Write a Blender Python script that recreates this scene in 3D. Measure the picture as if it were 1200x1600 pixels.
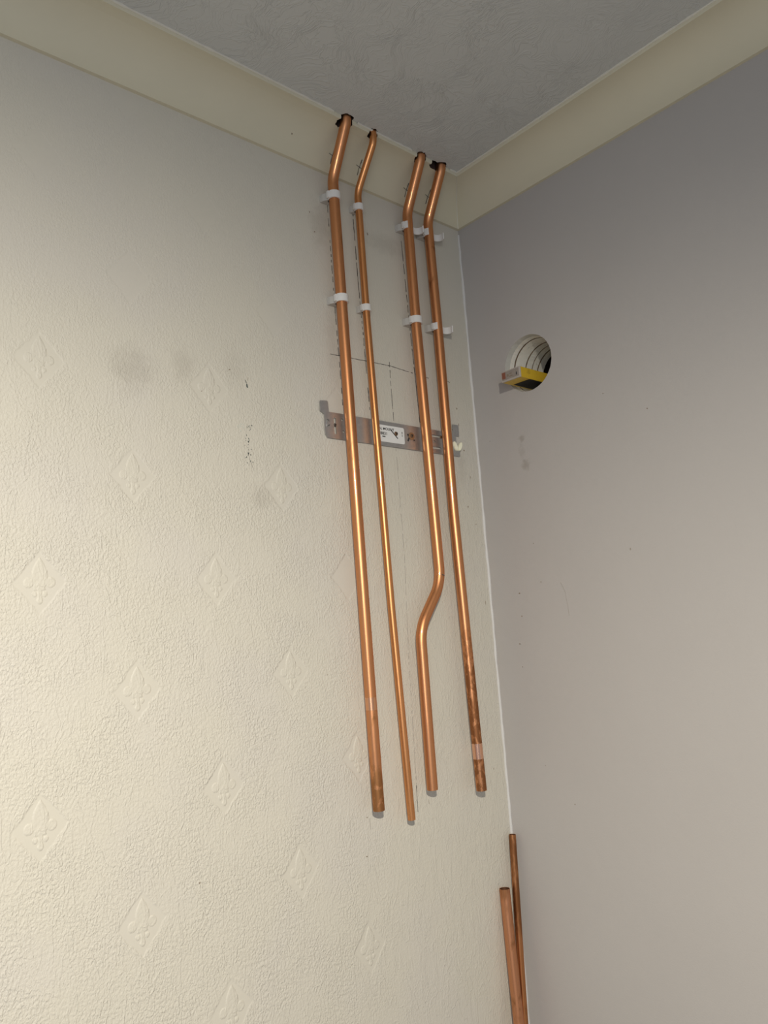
import bpy, bmesh, math, random
from mathutils import Vector, Matrix, Euler
from math import pi, sin, cos, radians

for o in list(bpy.data.objects):
    bpy.data.objects.remove(o, do_unlink=True)
SC = bpy.context.scene
COL = SC.collection

# ------------------------------------------------------------------ camera
cam_d = bpy.data.cameras.new('camera')
cam_d.sensor_fit = 'VERTICAL'
cam_d.sensor_height = 36.0
cam_d.lens = 1162.8 / 1600 * 36.0
cam_d.clip_start = 0.02
cam = bpy.data.objects.new('camera', cam_d)
COL.objects.link(cam)
cam.rotation_mode = 'XYZ'
cam.location = (-1.3175, -1.1267, 1.3695)
cam.rotation_euler = (1.71364, 0.06911, -0.72040)
SC.camera = cam

# ------------------------------------------------------------------ world and lamps
world = bpy.data.worlds.new('world')
SC.world = world
world.use_nodes = True
bg = world.node_tree.nodes['Background']
bg.inputs['Color'].default_value = (0.80, 0.90, 1.12, 1)
bg.inputs['Strength'].default_value = 0.42

def lamp(name, kind, loc, aim, energy, color, **kw):
    d = bpy.data.lights.new(name, kind)
    d.energy = energy
    d.color = color
    for k, v in kw.items():
        setattr(d, k, v)
    o = bpy.data.objects.new(name, d)
    COL.objects.link(o)
    o.location = loc
    o.rotation_euler = (Vector(aim) - Vector(loc)).to_track_quat('-Z', 'Y').to_euler()
    return o
# the work lamp held up beside the camera: warm, small, aimed low and to the left
lamp('work_lamp', 'SPOT', (-1.42, -1.45, 1.94), (-1.42 + 0.05, -1.45 + 0.33, 1.94 - 0.90), 168.0, (1.0, 0.93, 0.80),
     spot_size=radians(180), spot_blend=1.0, shadow_soft_size=0.011)
# daylight from a window far to the left, behind the camera
lamp('window_light', 'AREA', (-2.6, -2.4, 1.3), (-1.2, 0.0, 1.2), 13.0, (0.85, 0.93, 1.0),
     shape='RECTANGLE', size=1.2, size_y=1.1)

vs = SC.view_settings
vs.view_transform = 'Standard'
vs.look = 'None'
vs.gamma = 1.0
vs.use_curve_mapping = False
vs.exposure = 0.0

# ------------------------------------------------------------------ helpers
random.seed(11)

def tag(o, label=None, cat=None, group=None, kind=None):
    if label: o['label'] = label
    if cat: o['category'] = cat
    if group: o['group'] = group
    if kind: o['kind'] = kind
    return o

def link(name, me, parent=None):
    o = bpy.data.objects.new(name, me)
    COL.objects.link(o)
    if parent is not None:
        o.parent = parent
    return o

def mesh_from_bm(name, bm, mat=None, smooth=False):
    me = bpy.data.meshes.new(name)
    bmesh.ops.recalc_face_normals(bm, faces=bm.faces)
    bm.to_mesh(me)
    bm.free()
    if mat: me.materials.append(mat)
    if smooth:
        for p in me.polygons: p.use_smooth = True
    return me

def obj(name, bm, mat=None, parent=None, smooth=False):
    return link(name, mesh_from_bm(name, bm, mat, smooth), parent)

def autosmooth(o, deg=35):
    me = o.data
    for p in me.polygons: p.use_smooth = True
    bm = bmesh.new(); bm.from_mesh(me)
    lim = radians(deg)
    for e in bm.edges:
        if len(e.link_faces) == 2 and e.calc_face_angle(0) > lim:
            e.smooth = False
    bm.to_mesh(me); bm.free()

def empty(name, loc=(0, 0, 0)):
    o = bpy.data.objects.new(name, None)
    o.empty_display_size = 0.02
    COL.objects.link(o)
    o.location = loc
    return o

def box(bm, x0, x1, y0, y1, z0, z1, bev=0.0):
    r = bmesh.ops.create_cube(bm, size=1.0)
    vv = r['verts']
    for v in vv:
        v.co = Vector(((x0 + x1) / 2 + v.co.x * (x1 - x0), (y0 + y1) / 2 + v.co.y * (y1 - y0), (z0 + z1) / 2 + v.co.z * (z1 - z0)))
    if bev > 0:
        es = {e for v in vv for e in v.link_edges}
        bmesh.ops.bevel(bm, geom=list(es), offset=bev, segments=2, affect='EDGES', profile=0.5)

def prism(bm, pts, axis, a, b):
    """closed polygon pts (2D) extruded along axis from a to b"""
    def mk(p, t):
        if axis == 'x': return Vector((t, p[0], p[1]))
        if axis == 'y': return Vector((p[0], t, p[1]))
        return Vector((p[0], p[1], t))
    va = [bm.verts.new(mk(p, a)) for p in pts]
    vb = [bm.verts.new(mk(p, b)) for p in pts]
    n = len(pts)
    bm.faces.new(va); bm.faces.new(list(reversed(vb)))
    for i in range(n):
        j = (i + 1) % n
        bm.faces.new((va[i], va[j], vb[j], vb[i]))

def boolean(target, cutters, mode='DIFFERENCE'):
    """apply boolean cutters to a mesh object (cut faces keep the cutter's material)"""
    for c in cutters:
        m = target.modifiers.new('cut', 'BOOLEAN')
        m.operation = mode
        m.solver = 'EXACT'
        m.object = c
        m.material_mode = 'TRANSFER'
    bpy.context.view_layer.update()
    dg = bpy.context.evaluated_depsgraph_get()
    me = bpy.data.meshes.new_from_object(target.evaluated_get(dg))
    target.modifiers.clear()
    old = target.data
    target.data = me
    me.name = old.name
    for c in cutters:
        bpy.data.objects.remove(c, do_unlink=True)

# ------------------------------------------------------------------ node helpers
class NT:
    def __init__(self, name):
        self.mat = bpy.data.materials.new(name)
        self.mat.use_nodes = True
        self.t = self.mat.node_tree
        self.b = self.t.nodes['Principled BSDF']
        self.co = self.t.nodes.new('ShaderNodeTexCoord')
    def n(self, kind, **kw):
        nd = self.t.nodes.new('ShaderNode' + kind)
        for k, v in kw.items():
            setattr(nd, k, v)
        return nd
    def l(self, a, b):
        self.t.links.new(a, b)
    def inp(self, nd, idx, v):
        if hasattr(v, 'is_output') or isinstance(v, bpy.types.NodeSocket):
            self.l(v, nd.inputs[idx])
        else:
            nd.inputs[idx].default_value = v
    def math(self, op, a, b=0.0, c=None, clamp=False):
        nd = self.n('Math', operation=op, use_clamp=clamp)
        self.inp(nd, 0, a); self.inp(nd, 1, b)
        if c is not None: self.inp(nd, 2, c)
        return nd.outputs[0]
    def mapping(self, scale=(1, 1, 1), rot=(0, 0, 0), loc=(0, 0, 0), src=None):
        nd = self.n('Mapping')
        nd.inputs['Scale'].default_value = scale
        nd.inputs['Rotation'].default_value = rot
        nd.inputs['Location'].default_value = loc
        self.l(src if src else self.co.outputs['Object'], nd.inputs[0])
        return nd.outputs[0]
    def noise(self, vec, scale, detail=2.0, rough=0.5, dist=0.0):
        nd = self.n('TexNoise')
        self.l(vec, nd.inputs['Vector'])
        nd.inputs['Scale'].default_value = scale
        nd.inputs['Detail'].default_value = detail
        nd.inputs['Roughness'].default_value = rough
        nd.inputs['Distortion'].default_value = dist
        return nd.outputs[0]
    def smooth(self, v, a, b, lo=0.0, hi=1.0):
        nd = self.n('MapRange', interpolation_type='SMOOTHSTEP')
        self.inp(nd, 0, v)
        nd.inputs[1].default_value = a; nd.inputs[2].default_value = b
        nd.inputs[3].default_value = lo; nd.inputs[4].default_value = hi
        return nd.outputs[0]
    def mix(self, f, a, b):
        nd = self.n('Mix', data_type='RGBA')
        self.inp(nd, 0, f)
        for i, v in ((6, a), (7, b)):
            if isinstance(v, (tuple, list)): nd.inputs[i].default_value = (*v[:3], 1)
            else: self.l(v, nd.inputs[i])
        return nd.outputs[2]
    def base(self, v):
        if isinstance(v, (tuple, list)): self.b.inputs['Base Color'].default_value = (*v[:3], 1)
        else: self.l(v, self.b.inputs['Base Color'])
    def bump(self, h, dist=0.001, strength=1.0):
        nd = self.n('Bump')
        nd.inputs['Strength'].default_value = strength
        nd.inputs['Distance'].default_value = dist
        self.l(h, nd.inputs['Height'])
        self.l(nd.outputs[0], self.b.inputs['Normal'])
    def set(self, **kw):
        for k, v in kw.items():
            self.inp(self.b, k.replace('_', ' '), v)
        return self

def plain(name, col, rough=0.6, metal=0.0, var=0.0, scale=60, bump=0.0):
    m = NT(name)
    v = m.mapping()
    if var > 0:
        f = m.noise(v, scale, 3)
        m.base(m.mix(f, [c * (1 - var) for c in col], [min(1, c * (1 + var)) for c in col]))
    else:
        m.base(col)
    m.set(Roughness=rough, Metallic=metal)
    if bump > 0:
        m.bump(m.noise(v, scale * 4, 2), bump)
    return m.mat

# ---------------- materials
CREAM = (0.56, 0.53, 0.455)

def blob(m, x, z, rx, rz, s):
    """soft-edged stain mask at a real spot of the left wall"""
    sep = m.n('SeparateXYZ'); m.l(m.co.outputs['Object'], sep.inputs[0])
    dx = m.math('DIVIDE', m.math('SUBTRACT', sep.outputs[0], x), rx)
    dz = m.math('DIVIDE', m.math('SUBTRACT', sep.outputs[2], z), rz)
    r = m.math('SQRT', m.math('ADD', m.math('MULTIPLY', dx, dx), m.math('MULTIPLY', dz, dz)))
    nz = m.noise(m.mapping(), 55, 4, 0.65)
    r = m.math('ADD', r, m.math('MULTIPLY', m.math('SUBTRACT', nz, 0.5), 1.6))
    return m.math('MULTIPLY', m.smooth(r, 1.1, 0.1), s)

def mat_wallpaper():
    m = NT('embossed_cream_wallpaper')
    ob = m.co.outputs['Object']
    sep = m.n('SeparateXYZ'); m.l(ob, sep.inputs[0])
    X, Z = sep.outputs[0], sep.outputs[2]
    u = m.math('DIVIDE', m.math('ADD', X, 0.979), 0.1408)
    c = m.math('ROUND', u, 0)
    fu = m.math('MULTIPLY', m.math('SUBTRACT', u, c), 0.1408)
    odd = m.math('MODULO', m.math('ABSOLUTE', c, 0), 2.0)
    zz = m.math('SUBTRACT', m.math('SUBTRACT', Z, 1.455), m.math('MULTIPLY', odd, 0.1675))
    v = m.math('DIVIDE', zz, 0.3345)
    fv = m.math('MULTIPLY', m.math('SUBTRACT', v, m.math('ROUND', v, 0)), 0.3345)
    wob = m.math('MULTIPLY', m.math('SUBTRACT', m.noise(m.mapping(), 70, 1), 0.5), 0.22)
    d = m.math('ADD', m.math('ADD', m.math('DIVIDE', m.math('ABSOLUTE', fu, 0), 0.038), m.math('DIVIDE', m.math('ABSOLUTE', fv, 0), 0.046)), wob)
    outside = m.math('MAXIMUM', m.smooth(d, 0.92, 1.06), m.smooth(X, -0.38, -0.36))
    # vermicular relief: ridged noise, slightly taller than wide
    vec = m.mapping(scale=(1, 1, 0.72))
    n1 = m.noise(vec, 145, 2.0, 0.55, 0.5)
    r1 = m.math('ABSOLUTE', m.math('SUBTRACT', n1, 0.5), 0)
    r1 = m.smooth(r1, 0.0, 0.11, 1.0, 0.0)
    n2 = m.noise(m.mapping(scale=(1, 1, 0.38)), 42, 2.0, 0.5, 1.0)
    r2 = m.smooth(m.math('ABSOLUTE', m.math('SUBTRACT', n2, 0.5), 0), 0.0, 0.035, 1.0, 0.0)
    n3 = m.noise(vec, 420, 1.0)
    patch = m.smooth(m.noise(m.mapping(), 13, 2), 0.32, 0.62, 0.45, 1.0)
    # grain runs upright on the strip nearest the corner
    n4 = m.noise(vec, 270, 1.0, 0.5, 0.3)
    fine = m.math('ADD', m.math('MULTIPLY', r1, 0.30), m.math('MULTIPLY', m.smooth(n4, 0.36, 0.62), 0.75))
    grain = m.math('MULTIPLY', m.noise(m.mapping(scale=(1, 1, 0.16)), 170, 2.0, 0.6), 1.7)
    near = m.smooth(X, -0.52, -0.30)
    gmix = m.n('Mix', data_type='FLOAT')
    m.l(m.math('MULTIPLY', near, 0.6), gmix.inputs[0]); m.l(fine, gmix.inputs[2]); m.l(grain, gmix.inputs[3])
    tex = m.math('ADD', m.math('MULTIPLY', gmix.outputs[0], patch), m.math('MULTIPLY', r2, 0.40))
    h = m.math('MULTIPLY', tex, outside)
    h = m.math('ADD', h, m.math('MULTIPLY', outside, 0.42))
    fade = m.smooth(Z, 2.15, 1.55, 0.22, 1.0)      # the relief is flatter high on the wall, under thick paint
    h = m.math('MULTIPLY', h, fade)
    m.bump(h, 0.00075, 1.0)
    # colour: thick cream emulsion with age mottling and scuffs
    mott = m.noise(m.mapping(), 6, 4, 0.6)
    col = m.mix(mott, [k * 0.965 for k in CREAM], [min(1, k * 1.03) for k in CREAM])
    lil = m.smooth(m.noise(m.mapping(loc=(3, 2, 1)), 4.5, 2), 0.42, 0.66, 0.0, 0.5)
    col = m.mix(lil, col, (0.545, 0.515, 0.465))
    for (bx, bz, rx, rz, s) in ((-0.835, 1.80, 0.05, 0.05, 0.30), (-0.745, 1.825, 0.03, 0.04, 0.25), (-0.645, 1.83, 0.03, 0.05, 0.15),
                                (-0.60, 1.60, 0.03, 0.03, 0.25), (-0.43, 2.18, 0.035, 0.07, 0.30), (-0.25, 2.19, 0.09, 0.03, 0.28),
                                (-0.42, 1.93, 0.02, 0.10, 0.18), (-0.06, 1.70, 0.02, 0.06, 0.2)):
        col = m.mix(blob(m, bx, bz, rx, rz, s), col, (0.32, 0.29, 0.24))
    m.base(col)
    m.set(Roughness=0.55, Specular_IOR_Level=0.3)
    return m.mat

def mat_right_wall():
    m = NT('lilac_grey_emulsion')
    A = (0.43, 0.408, 0.39)
    mott = m.noise(m.mapping(), 5, 3, 0.6)
    col = m.mix(mott, [k * 0.97 for k in A], [k * 1.03 for k in A])
    sep = m.n('SeparateXYZ'); m.l(m.co.outputs['Object'], sep.inputs[0])
    def spot(y, z, ry, rz, s, c=(0.22, 0.19, 0.15)):
        nonlocal col
        dy = m.math('DIVIDE', m.math('SUBTRACT', sep.outputs[1], y), ry)
        dz = m.math('DIVIDE', m.math('SUBTRACT', sep.outputs[2], z), rz)
        r = m.math('SQRT', m.math('ADD', m.math('MULTIPLY', dy, dy), m.math('MULTIPLY', dz, dz)))
        r = m.math('ADD', r, m.math('MULTIPLY', m.math('SUBTRACT', m.noise(m.mapping(), 90, 3), 0.5), 1.8))
        col = m.mix(m.math('MULTIPLY', m.smooth(r, 1.1, 0.3), s), col, c)
    spot(-0.13, 1.745, 0.009, 0.010, 0.40)
    spot(-0.135, 1.685, 0.013, 0.014, 0.40)
    spot(-0.128, 1.715, 0.010, 0.02, 0.18)
    m.base(col)
    h = m.math('ADD', m.noise(m.mapping(), 320, 3, 0.6), m.math('MULTIPLY', m.noise(m.mapping(), 28, 2), 1.2))
    m.bump(h, 0.00022)
    m.set(Roughness=0.5, Specular_IOR_Level=0.3)
    return m.mat

def mat_cove():
    m = NT('pale_cream_coving_paint')
    A = (0.63, 0.585, 0.445)
    mott = m.noise(m.mapping(), 7, 3)
    m.base(m.mix(mott, [k * 0.96 for k in A], [k * 1.04 for k in A]))
    m.bump(m.noise(m.mapping(), 240, 2), 0.00012)
    m.set(Roughness=0.5, Specular_IOR_Level=0.3)
    return m.mat

def mat_ceiling():
    m = NT('stippled_swirl_ceiling')
    A = (0.555, 0.565, 0.55)
    m.base(m.mix(m.noise(m.mapping(), 5, 3), [k * 0.96 for k in A], [k * 1.04 for k in A]))
    # overlapping comb swirls: distorted short ridges
    warp = m.n('TexNoise', noise_dimensions='3D'); m.l(m.mapping(), warp.inputs['Vector'])
    warp.inputs['Scale'].default_value = 9
    mx = m.n('VectorMath', operation='MULTIPLY_ADD')
    m.l(warp.outputs['Color'], mx.inputs[0]); mx.inputs[1].default_value = (0.16, 0.16, 0.0); m.l(m.co.outputs['Object'], mx.inputs[2])
    mp = m.mapping(scale=(1, 0.42, 1), rot=(0, 0, radians(52)), src=mx.outputs[0])
    n1 = m.noise(mp, 135, 2.0, 0.5, 0.6)
    r1 = m.smooth(m.math('ABSOLUTE', m.math('SUBTRACT', n1, 0.5), 0), 0.0, 0.07, 1.0, 0.0)
    amt = m.smooth(m.noise(m.mapping(), 14, 2), 0.35, 0.65, 0.5, 1.0)
    h = m.math('ADD', m.math('MULTIPLY', r1, amt), m.math('MULTIPLY', m.noise(m.mapping(), 190, 2), 0.4))
    m.bump(h, 0.0005)
    m.set(Roughness=0.5, Specular_IOR_Level=0.35)
    return m.mat

def mat_copper(name, base=(0.71, 0.325, 0.150), tarnish=0.4, dark=(0.30, 0.135, 0.055), rough=0.24, seed=0.0, ztar=None):
    m = NT(name)
    v = m.mapping(loc=(seed, seed * 1.7, seed * 0.6))
    streak = m.noise(m.mapping(scale=(1, 1, 0.10), loc=(seed, 0, seed)), 60, 3, 0.6)
    n1 = m.noise(m.mapping(scale=(1, 1, 0.35), loc=(seed, seed, 0)), 22, 4, 0.65, 0.4)
    t = m.smooth(n1, 0.68 - 0.22 * tarnish, 0.80 - 0.22 * tarnish, 0.0, 0.85)
    col = m.mix(m.math('MULTIPLY', streak, 0.5), base, [base[0] * 0.80, base[1] * 0.72, base[2] * 0.62])
    if ztar:
        sp = m.n('SeparateXYZ'); m.l(m.co.outputs['Object'], sp.inputs[0])
        n9 = m.noise(m.mapping(scale=(1, 1, 0.45)), 85, 4, 0.6, 0.5)
        low = m.smooth(sp.outputs[2], ztar[0], ztar[1])
        t2 = m.math('MULTIPLY', m.smooth(m.math('ADD', n9, m.math('MULTIPLY', low, 0.16)), 0.56, 0.66, 0.0, 0.85), low)
        t = m.math('MAXIMUM', t, t2)
    col = m.mix(t, col, dark)
    m.base(col)
    r = m.math('ADD', m.math('MULTIPLY', n1, 0.18), rough - 0.07)
    r = m.math('ADD', r, m.math('MULTIPLY', t, 0.14))
    m.set(Metallic=1.0, Roughness=m.math('ADD', r, 0.13))
    m.bump(m.noise(m.mapping(scale=(1, 1, 0.08), loc=(seed, 0, 0)), 260, 2), 0.00006)
    # drawn tube: a polished skin lobe over a satin one
    g = m.n('BsdfAnisotropic')
    m.l(m.mix(0.35, col, base), g.inputs['Color'])
    g.inputs['Roughness'].default_value = 0.09
    mx = m.n('MixShader'); mx.inputs[0].default_value = 0.22
    out = m.t.nodes['Material Output']
    m.l(m.b.outputs[0], mx.inputs[1]); m.l(g.outputs[0], mx.inputs[2]); m.l(mx.outputs[0], out.inputs['Surface'])
    return m.mat

WALLPAPER = mat_wallpaper()
RWALL = mat_right_wall()
COVE = mat_cove()
CEIL = mat_ceiling()
CAULK = plain('white_filler_bead', (0.60, 0.59, 0.57), 0.5, var=0.04)
CAULK_CEIL = plain('cream_filler_bead', (0.66, 0.63, 0.54), 0.5, var=0.05)
DARKCUT = plain('shade_dark_plaster', (0.035, 0.018, 0.012), 0.95, var=0.5, scale=200)  # near-black colour stands in for the shade deep inside the holes
PLASTIC = plain('white_nylon', (0.70, 0.68, 0.65), 0.35, var=0.03)
PLASTIC2 = plain('milky_nylon', (0.47, 0.45, 0.415), 0.4, var=0.03)
PENCIL = plain('pencil_graphite', (0.085, 0.075, 0.07), 0.7)
PENCIL_FAINT = plain('faint_pencil_graphite', (0.36, 0.33, 0.29), 0.7)
SCUFF = plain('dark_blue_green_scuff', (0.07, 0.085, 0.08), 0.8)
SCUFF2 = plain('brown_fleck', (0.23, 0.18, 0.13), 0.8)
FLOORM = plain('brown_floorboards', (0.24, 0.21, 0.18), 0.6, var=0.25, scale=14)
COPPERS = [mat_copper('bright_copper_a', seed=0.3, tarnish=0.40, ztar=(1.15, 1.06), dark=(0.30, 0.14, 0.05), rough=0.27),
           mat_copper('bright_copper_b', base=(0.75, 0.345, 0.140), seed=5.1, tarnish=0.0, rough=0.24),
           mat_copper('bright_copper_c', seed=9.3, tarnish=0.05, rough=0.26),
           mat_copper('mottled_copper_d', seed=2.0, tarnish=0.55, rough=0.25, ztar=(1.42, 1.22), dark=(0.24, 0.095, 0.035)),
           mat_copper('brown_tarnished_copper', base=(0.62, 0.28, 0.12), seed=7.0, tarnish=0.95, rough=0.24, dark=(0.22, 0.09, 0.035)),
           mat_copper('satin_copper_f', base=(0.70, 0.335, 0.18), seed=4.2, tarnish=0.75, rough=0.30)]
COPPER_IN = plain('dull_copper_bore', (0.16, 0.07, 0.035), 0.6, metal=0.8)
COPPER_DARK = plain('dark_tarnish_ring', (0.20, 0.085, 0.04), 0.35, metal=1.0, var=0.5, scale=120)
COPPER_CLEAN = plain('abraded_clean_copper', (0.88, 0.50, 0.33), 0.24, metal=1.0, var=0.03)

# ------------------------------------------------------------------ big structure
CZ = 2.3823      # ceiling height
CB = 2.300       # lower edge of the coving
CP = 0.0823      # coving drop and projection

bm = bmesh.new(); box(bm, -3.6, 0.40, 0.0, 0.25, 0.0, CZ)
wall_left = tag(obj('wall_left', bm, WALLPAPER), 'cream wall papered in embossed fleur-de-lis relief, left of the corner', kind='structure')

bm = bmesh.new(); box(bm, 0.0, 0.40, -3.4, 0.0, 0.0, CZ)
wall_right = tag(obj('wall_right', bm, RWALL), 'smooth lilac-grey painted wall right of the corner', kind='structure')

bm = bmesh.new(); box(bm, -3.6, 0.40, -3.4, 0.25, CZ, CZ + 0.14)
ceiling = tag(obj('ceiling', bm, CEIL), 'off-white ceiling with a combed swirl texture', kind='structure')

bm = bmesh.new(); box(bm, -3.6, 0.40, -3.4, 0.25, -0.1, 0.0)
floor = tag(obj('floor', bm, FLOORM), 'plain brown floor', kind='structure')

# core hole through the right wall: stepped, ridged bore
HY, HZ, HR = -0.1675, 1.9095, 0.0635
WHITEBORE = NT('white_plaster_bore')
_n = WHITEBORE.noise(WHITEBORE.mapping(scale=(1.6, 1, 1)), 75, 5, 0.7, 0.6)
_d = WHITEBORE.smooth(_n, 0.60, 0.68)
WHITEBORE.base(WHITEBORE.mix(WHITEBORE.math('MULTIPLY', _d, 0.75), (0.93, 0.90, 0.82), (0.30, 0.26, 0.19)))
WHITEBORE.bump(WHITEBORE.noise(WHITEBORE.mapping(), 180, 4), 0.0006)
WHITEBORE.set(Roughness=0.3)
WHITEBORE = WHITEBORE.mat
GROOVE = plain('brown_groove_grime', (0.16, 0.11, 0.065), 0.9, var=0.4, scale=150)
RIMM = plain('grey_white_hole_rim', (0.62, 0.61, 0.56), 0.6, var=0.15, scale=90)

def lathe_x(bm, prof, seg, mats=None, jitter=0.0, cy=HY, cz=HZ):
    rings = []
    for k, (x, r) in enumerate(prof):
        ring = []
        for i in range(seg):
            a = 2 * pi * i / seg
            rr = r + (random.uniform(-jitter, jitter) if 0 < k < len(prof) - 1 else 0)
            ring.append(bm.verts.new((x, cy + rr * cos(a), cz + rr * sin(a))))
        rings.append(ring)
    for k in range(len(rings) - 1):
        for i in range(seg):
            j = (i + 1) % seg
            f = bm.faces.new((rings[k][i], rings[k][j], rings[k + 1][j], rings[k + 1][i]))
            if mats: f.material_index = mats[k]
    bm.faces.new(rings[0]); f = bm.faces.new(list(reversed(rings[-1])))
    if mats: f.material_index = mats[-1]
    return rings

prof = [(-0.02, HR), (0.0005, HR), (0.016, HR - 0.0008),
        (0.030, HR - 0.0012), (0.031, HR + 0.0025), (0.0335, HR + 0.0025), (0.0345, HR - 0.0012),
        (0.050, HR - 0.0016), (0.069, HR - 0.0022), (0.0695, HR - 0.0006), (0.0715, HR - 0.0006), (0.072, HR - 0.0030),
        (0.092, HR - 0.0030), (0.0925, HR - 0.0018), (0.0935, HR - 0.0018), (0.094, HR - 0.0036),
        (0.112, HR - 0.0036), (0.1125, HR - 0.0020), (0.1145, HR - 0.0020), (0.115, HR - 0.0045),
        (0.136, HR - 0.0045), (0.1365, HR + 0.012), (0.30, HR + 0.012)]
mi = []
for k in range(len(prof) - 1):
    xm = (prof[k][0] + prof[k + 1][0]) / 2
    if xm < 0.016: mi.append(2)
    elif xm > 0.136: mi.append(3)
    elif prof[k + 1][0] - prof[k][0] < 0.006: mi.append(1)
    else: mi.append(0)
mi.append(3)
bm = bmesh.new(); lathe_x(bm, prof, 110, mi, 0.0002)
me = bpy.data.meshes.new('bore_cutter'); bmesh.ops.recalc_face_normals(bm, faces=bm.faces); bm.to_mesh(me); bm.free()
for mm in (WHITEBORE, GROOVE, RIMM, DARKCUT): me.materials.append(mm)
cut = link('bore_cutter', me)
boolean(wall_right, [cut])

# coving: one moulded length per wall, mitred in the corner
def cove_profile():
    r = CP - 0.009
    pts = [(0.0, CB), (0.0, CZ), (CP, CZ), (CP, CZ - 0.005)]
    for i in range(13):
        pts.append((CP - 0.0015 - r * sin(radians(90 * i / 12)), CZ - 0.0085 - r * (1 - cos(radians(90 * i / 12)))))
    pts.append((pts[-1][0], CB))
    return pts
def cove(name, along):
    """profile (d = distance from wall, z); mitred at the corner so both lengths meet on x = y"""
    P = cove_profile()
    bm = bmesh.new()
    far = -3.4
    a = []; b = []
    for d, z in P:
        if along == 'x':
            a.append(bm.verts.new((-d, -d, z))); b.append(bm.verts.new((far, -d, z)))
        else:
            a.append(bm.verts.new((-d, -d, z))); b.append(bm.verts.new((-d, far, z)))
    n = len(P)
    bm.faces.new(a); bm.faces.new(list(reversed(b)))
    for i in range(n):
        j = (i + 1) % n
        bm.faces.new((a[i], a[j], b[j], b[i]))
    return obj(name, bm, COVE)
trim_1 = tag(cove('trim_1', 'x'), 'cream coving along the top of the papered left wall', kind='structure')
trim_2 = tag(cove('trim_2', 'y'), 'cream coving along the top of the lilac-grey right wall', kind='structure')

# ragged holes broken through coving and ceiling for the pipes
def hole_cutter(parts, seed):
    rnd = random.Random(seed)
    cs = []
    for (x, y, rx, ry) in parts:
        bm = bmesh.new()
        n = 22
        pts = []
        for i in range(n):
            a = 2 * pi * i / n
            k = 1 + rnd.uniform(-0.12, 0.12)
            pts.append((x + rx * k * cos(a), y + ry * k * sin(a)))
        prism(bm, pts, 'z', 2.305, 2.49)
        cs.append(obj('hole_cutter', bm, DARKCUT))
    return cs
HOLES = [[(-0.4085, -0.079, 0.0155, 0.0150), (-0.4165, -0.073, 0.0100, 0.0125)],
         [(-0.337, -0.0785, 0.0115, 0.0105)],
         [(-0.1975, -0.0785, 0.0140, 0.0135)],
         [(-0.133, -0.080, 0.0135, 0.0135), (-0.152, -0.077, 0.0150, 0.0070)]]
allp = [p for h in HOLES for p in h]
boolean(trim_1, hole_cutter(allp, 5))
boolean(ceiling, hole_cutter(allp, 5))
for t in (trim_1, trim_2): autosmooth(t, 30)

# filler beads: corner, coving-to-ceiling, mitre
def bead(name, pts, r0, mat, parent, seed, flat=1.0):
    rnd = random.Random(seed)
    bm = bmesh.new()
    prev = None
    n = 8
    P = [Vector(p) for p in pts]
    for k, p in enumerate(P):
        t = (P[min(k + 1, len(P) - 1)] - P[max(k - 1, 0)]).normalized()
        up = Vector((0, 0, 1)) if abs(t.z) < 0.8 else Vector((1, 0, 0))
        s = t.cross(up).normalized(); w = s.cross(t).normalized()
        r = r0 * rnd.uniform(0.72, 1.22)
        ring = [bm.verts.new(p + s * r * cos(2 * pi * i / n) + w * r * flat * sin(2 * pi * i / n)) for i in range(n)]
        if prev:
            for i in range(n):
                bm.faces.new((prev[i], prev[(i + 1) % n], ring[(i + 1) % n], ring[i]))
        prev = ring
    o = obj(name, bm, mat, parent, smooth=True)
    return o
rnd = random.Random(3)
bead('corner_filler', [(-0.0008 + rnd.uniform(-.0005, .0005), -0.0008 + rnd.uniform(-.0005, .0005), CB - 0.012 - i * 0.022) for i in range(104)], 0.0036, CAULK, wall_right, 4)
def split_run(name, f, a, b, gaps, r, mat, parent, seed):
    xs = []
    x = a
    while x > b:
        xs.append(x); x -= 0.012
    run = []
    for x in xs + [None]:
        bad = x is None or any(g0 < x < g1 for g0, g1 in gaps)
        if bad:
            if len(run) > 2: bead(name, [f(q) for q in run], r, mat, parent, seed)
            run = []
        else: run.append(x)
split_run('ceiling_filler', lambda x: (x, -CP, CZ - 0.0005), -CP, -2.6, [(-0.44, -0.390), (-0.216, -0.182), (-0.175, -0.118)], 0.0030, CAULK_CEIL, trim_1, 8)
split_run('ceiling_filler', lambda y: (-CP, y, CZ - 0.0005), -CP, -2.6, [], 0.0030, CAULK_CEIL, trim_2, 9)
r = CP - 0.009
mp = [(-(CP - 0.0015 - r * sin(radians(90 * i / 12))), -(CP - 0.0015 - r * sin(radians(90 * i / 12))), CZ - 0.0085 - r * (1 - cos(radians(90 * i / 12)))) for i in range(13)]
bead('mitre_filler', mp, 0.0012, CAULK_CEIL, trim_1, 10)

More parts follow.
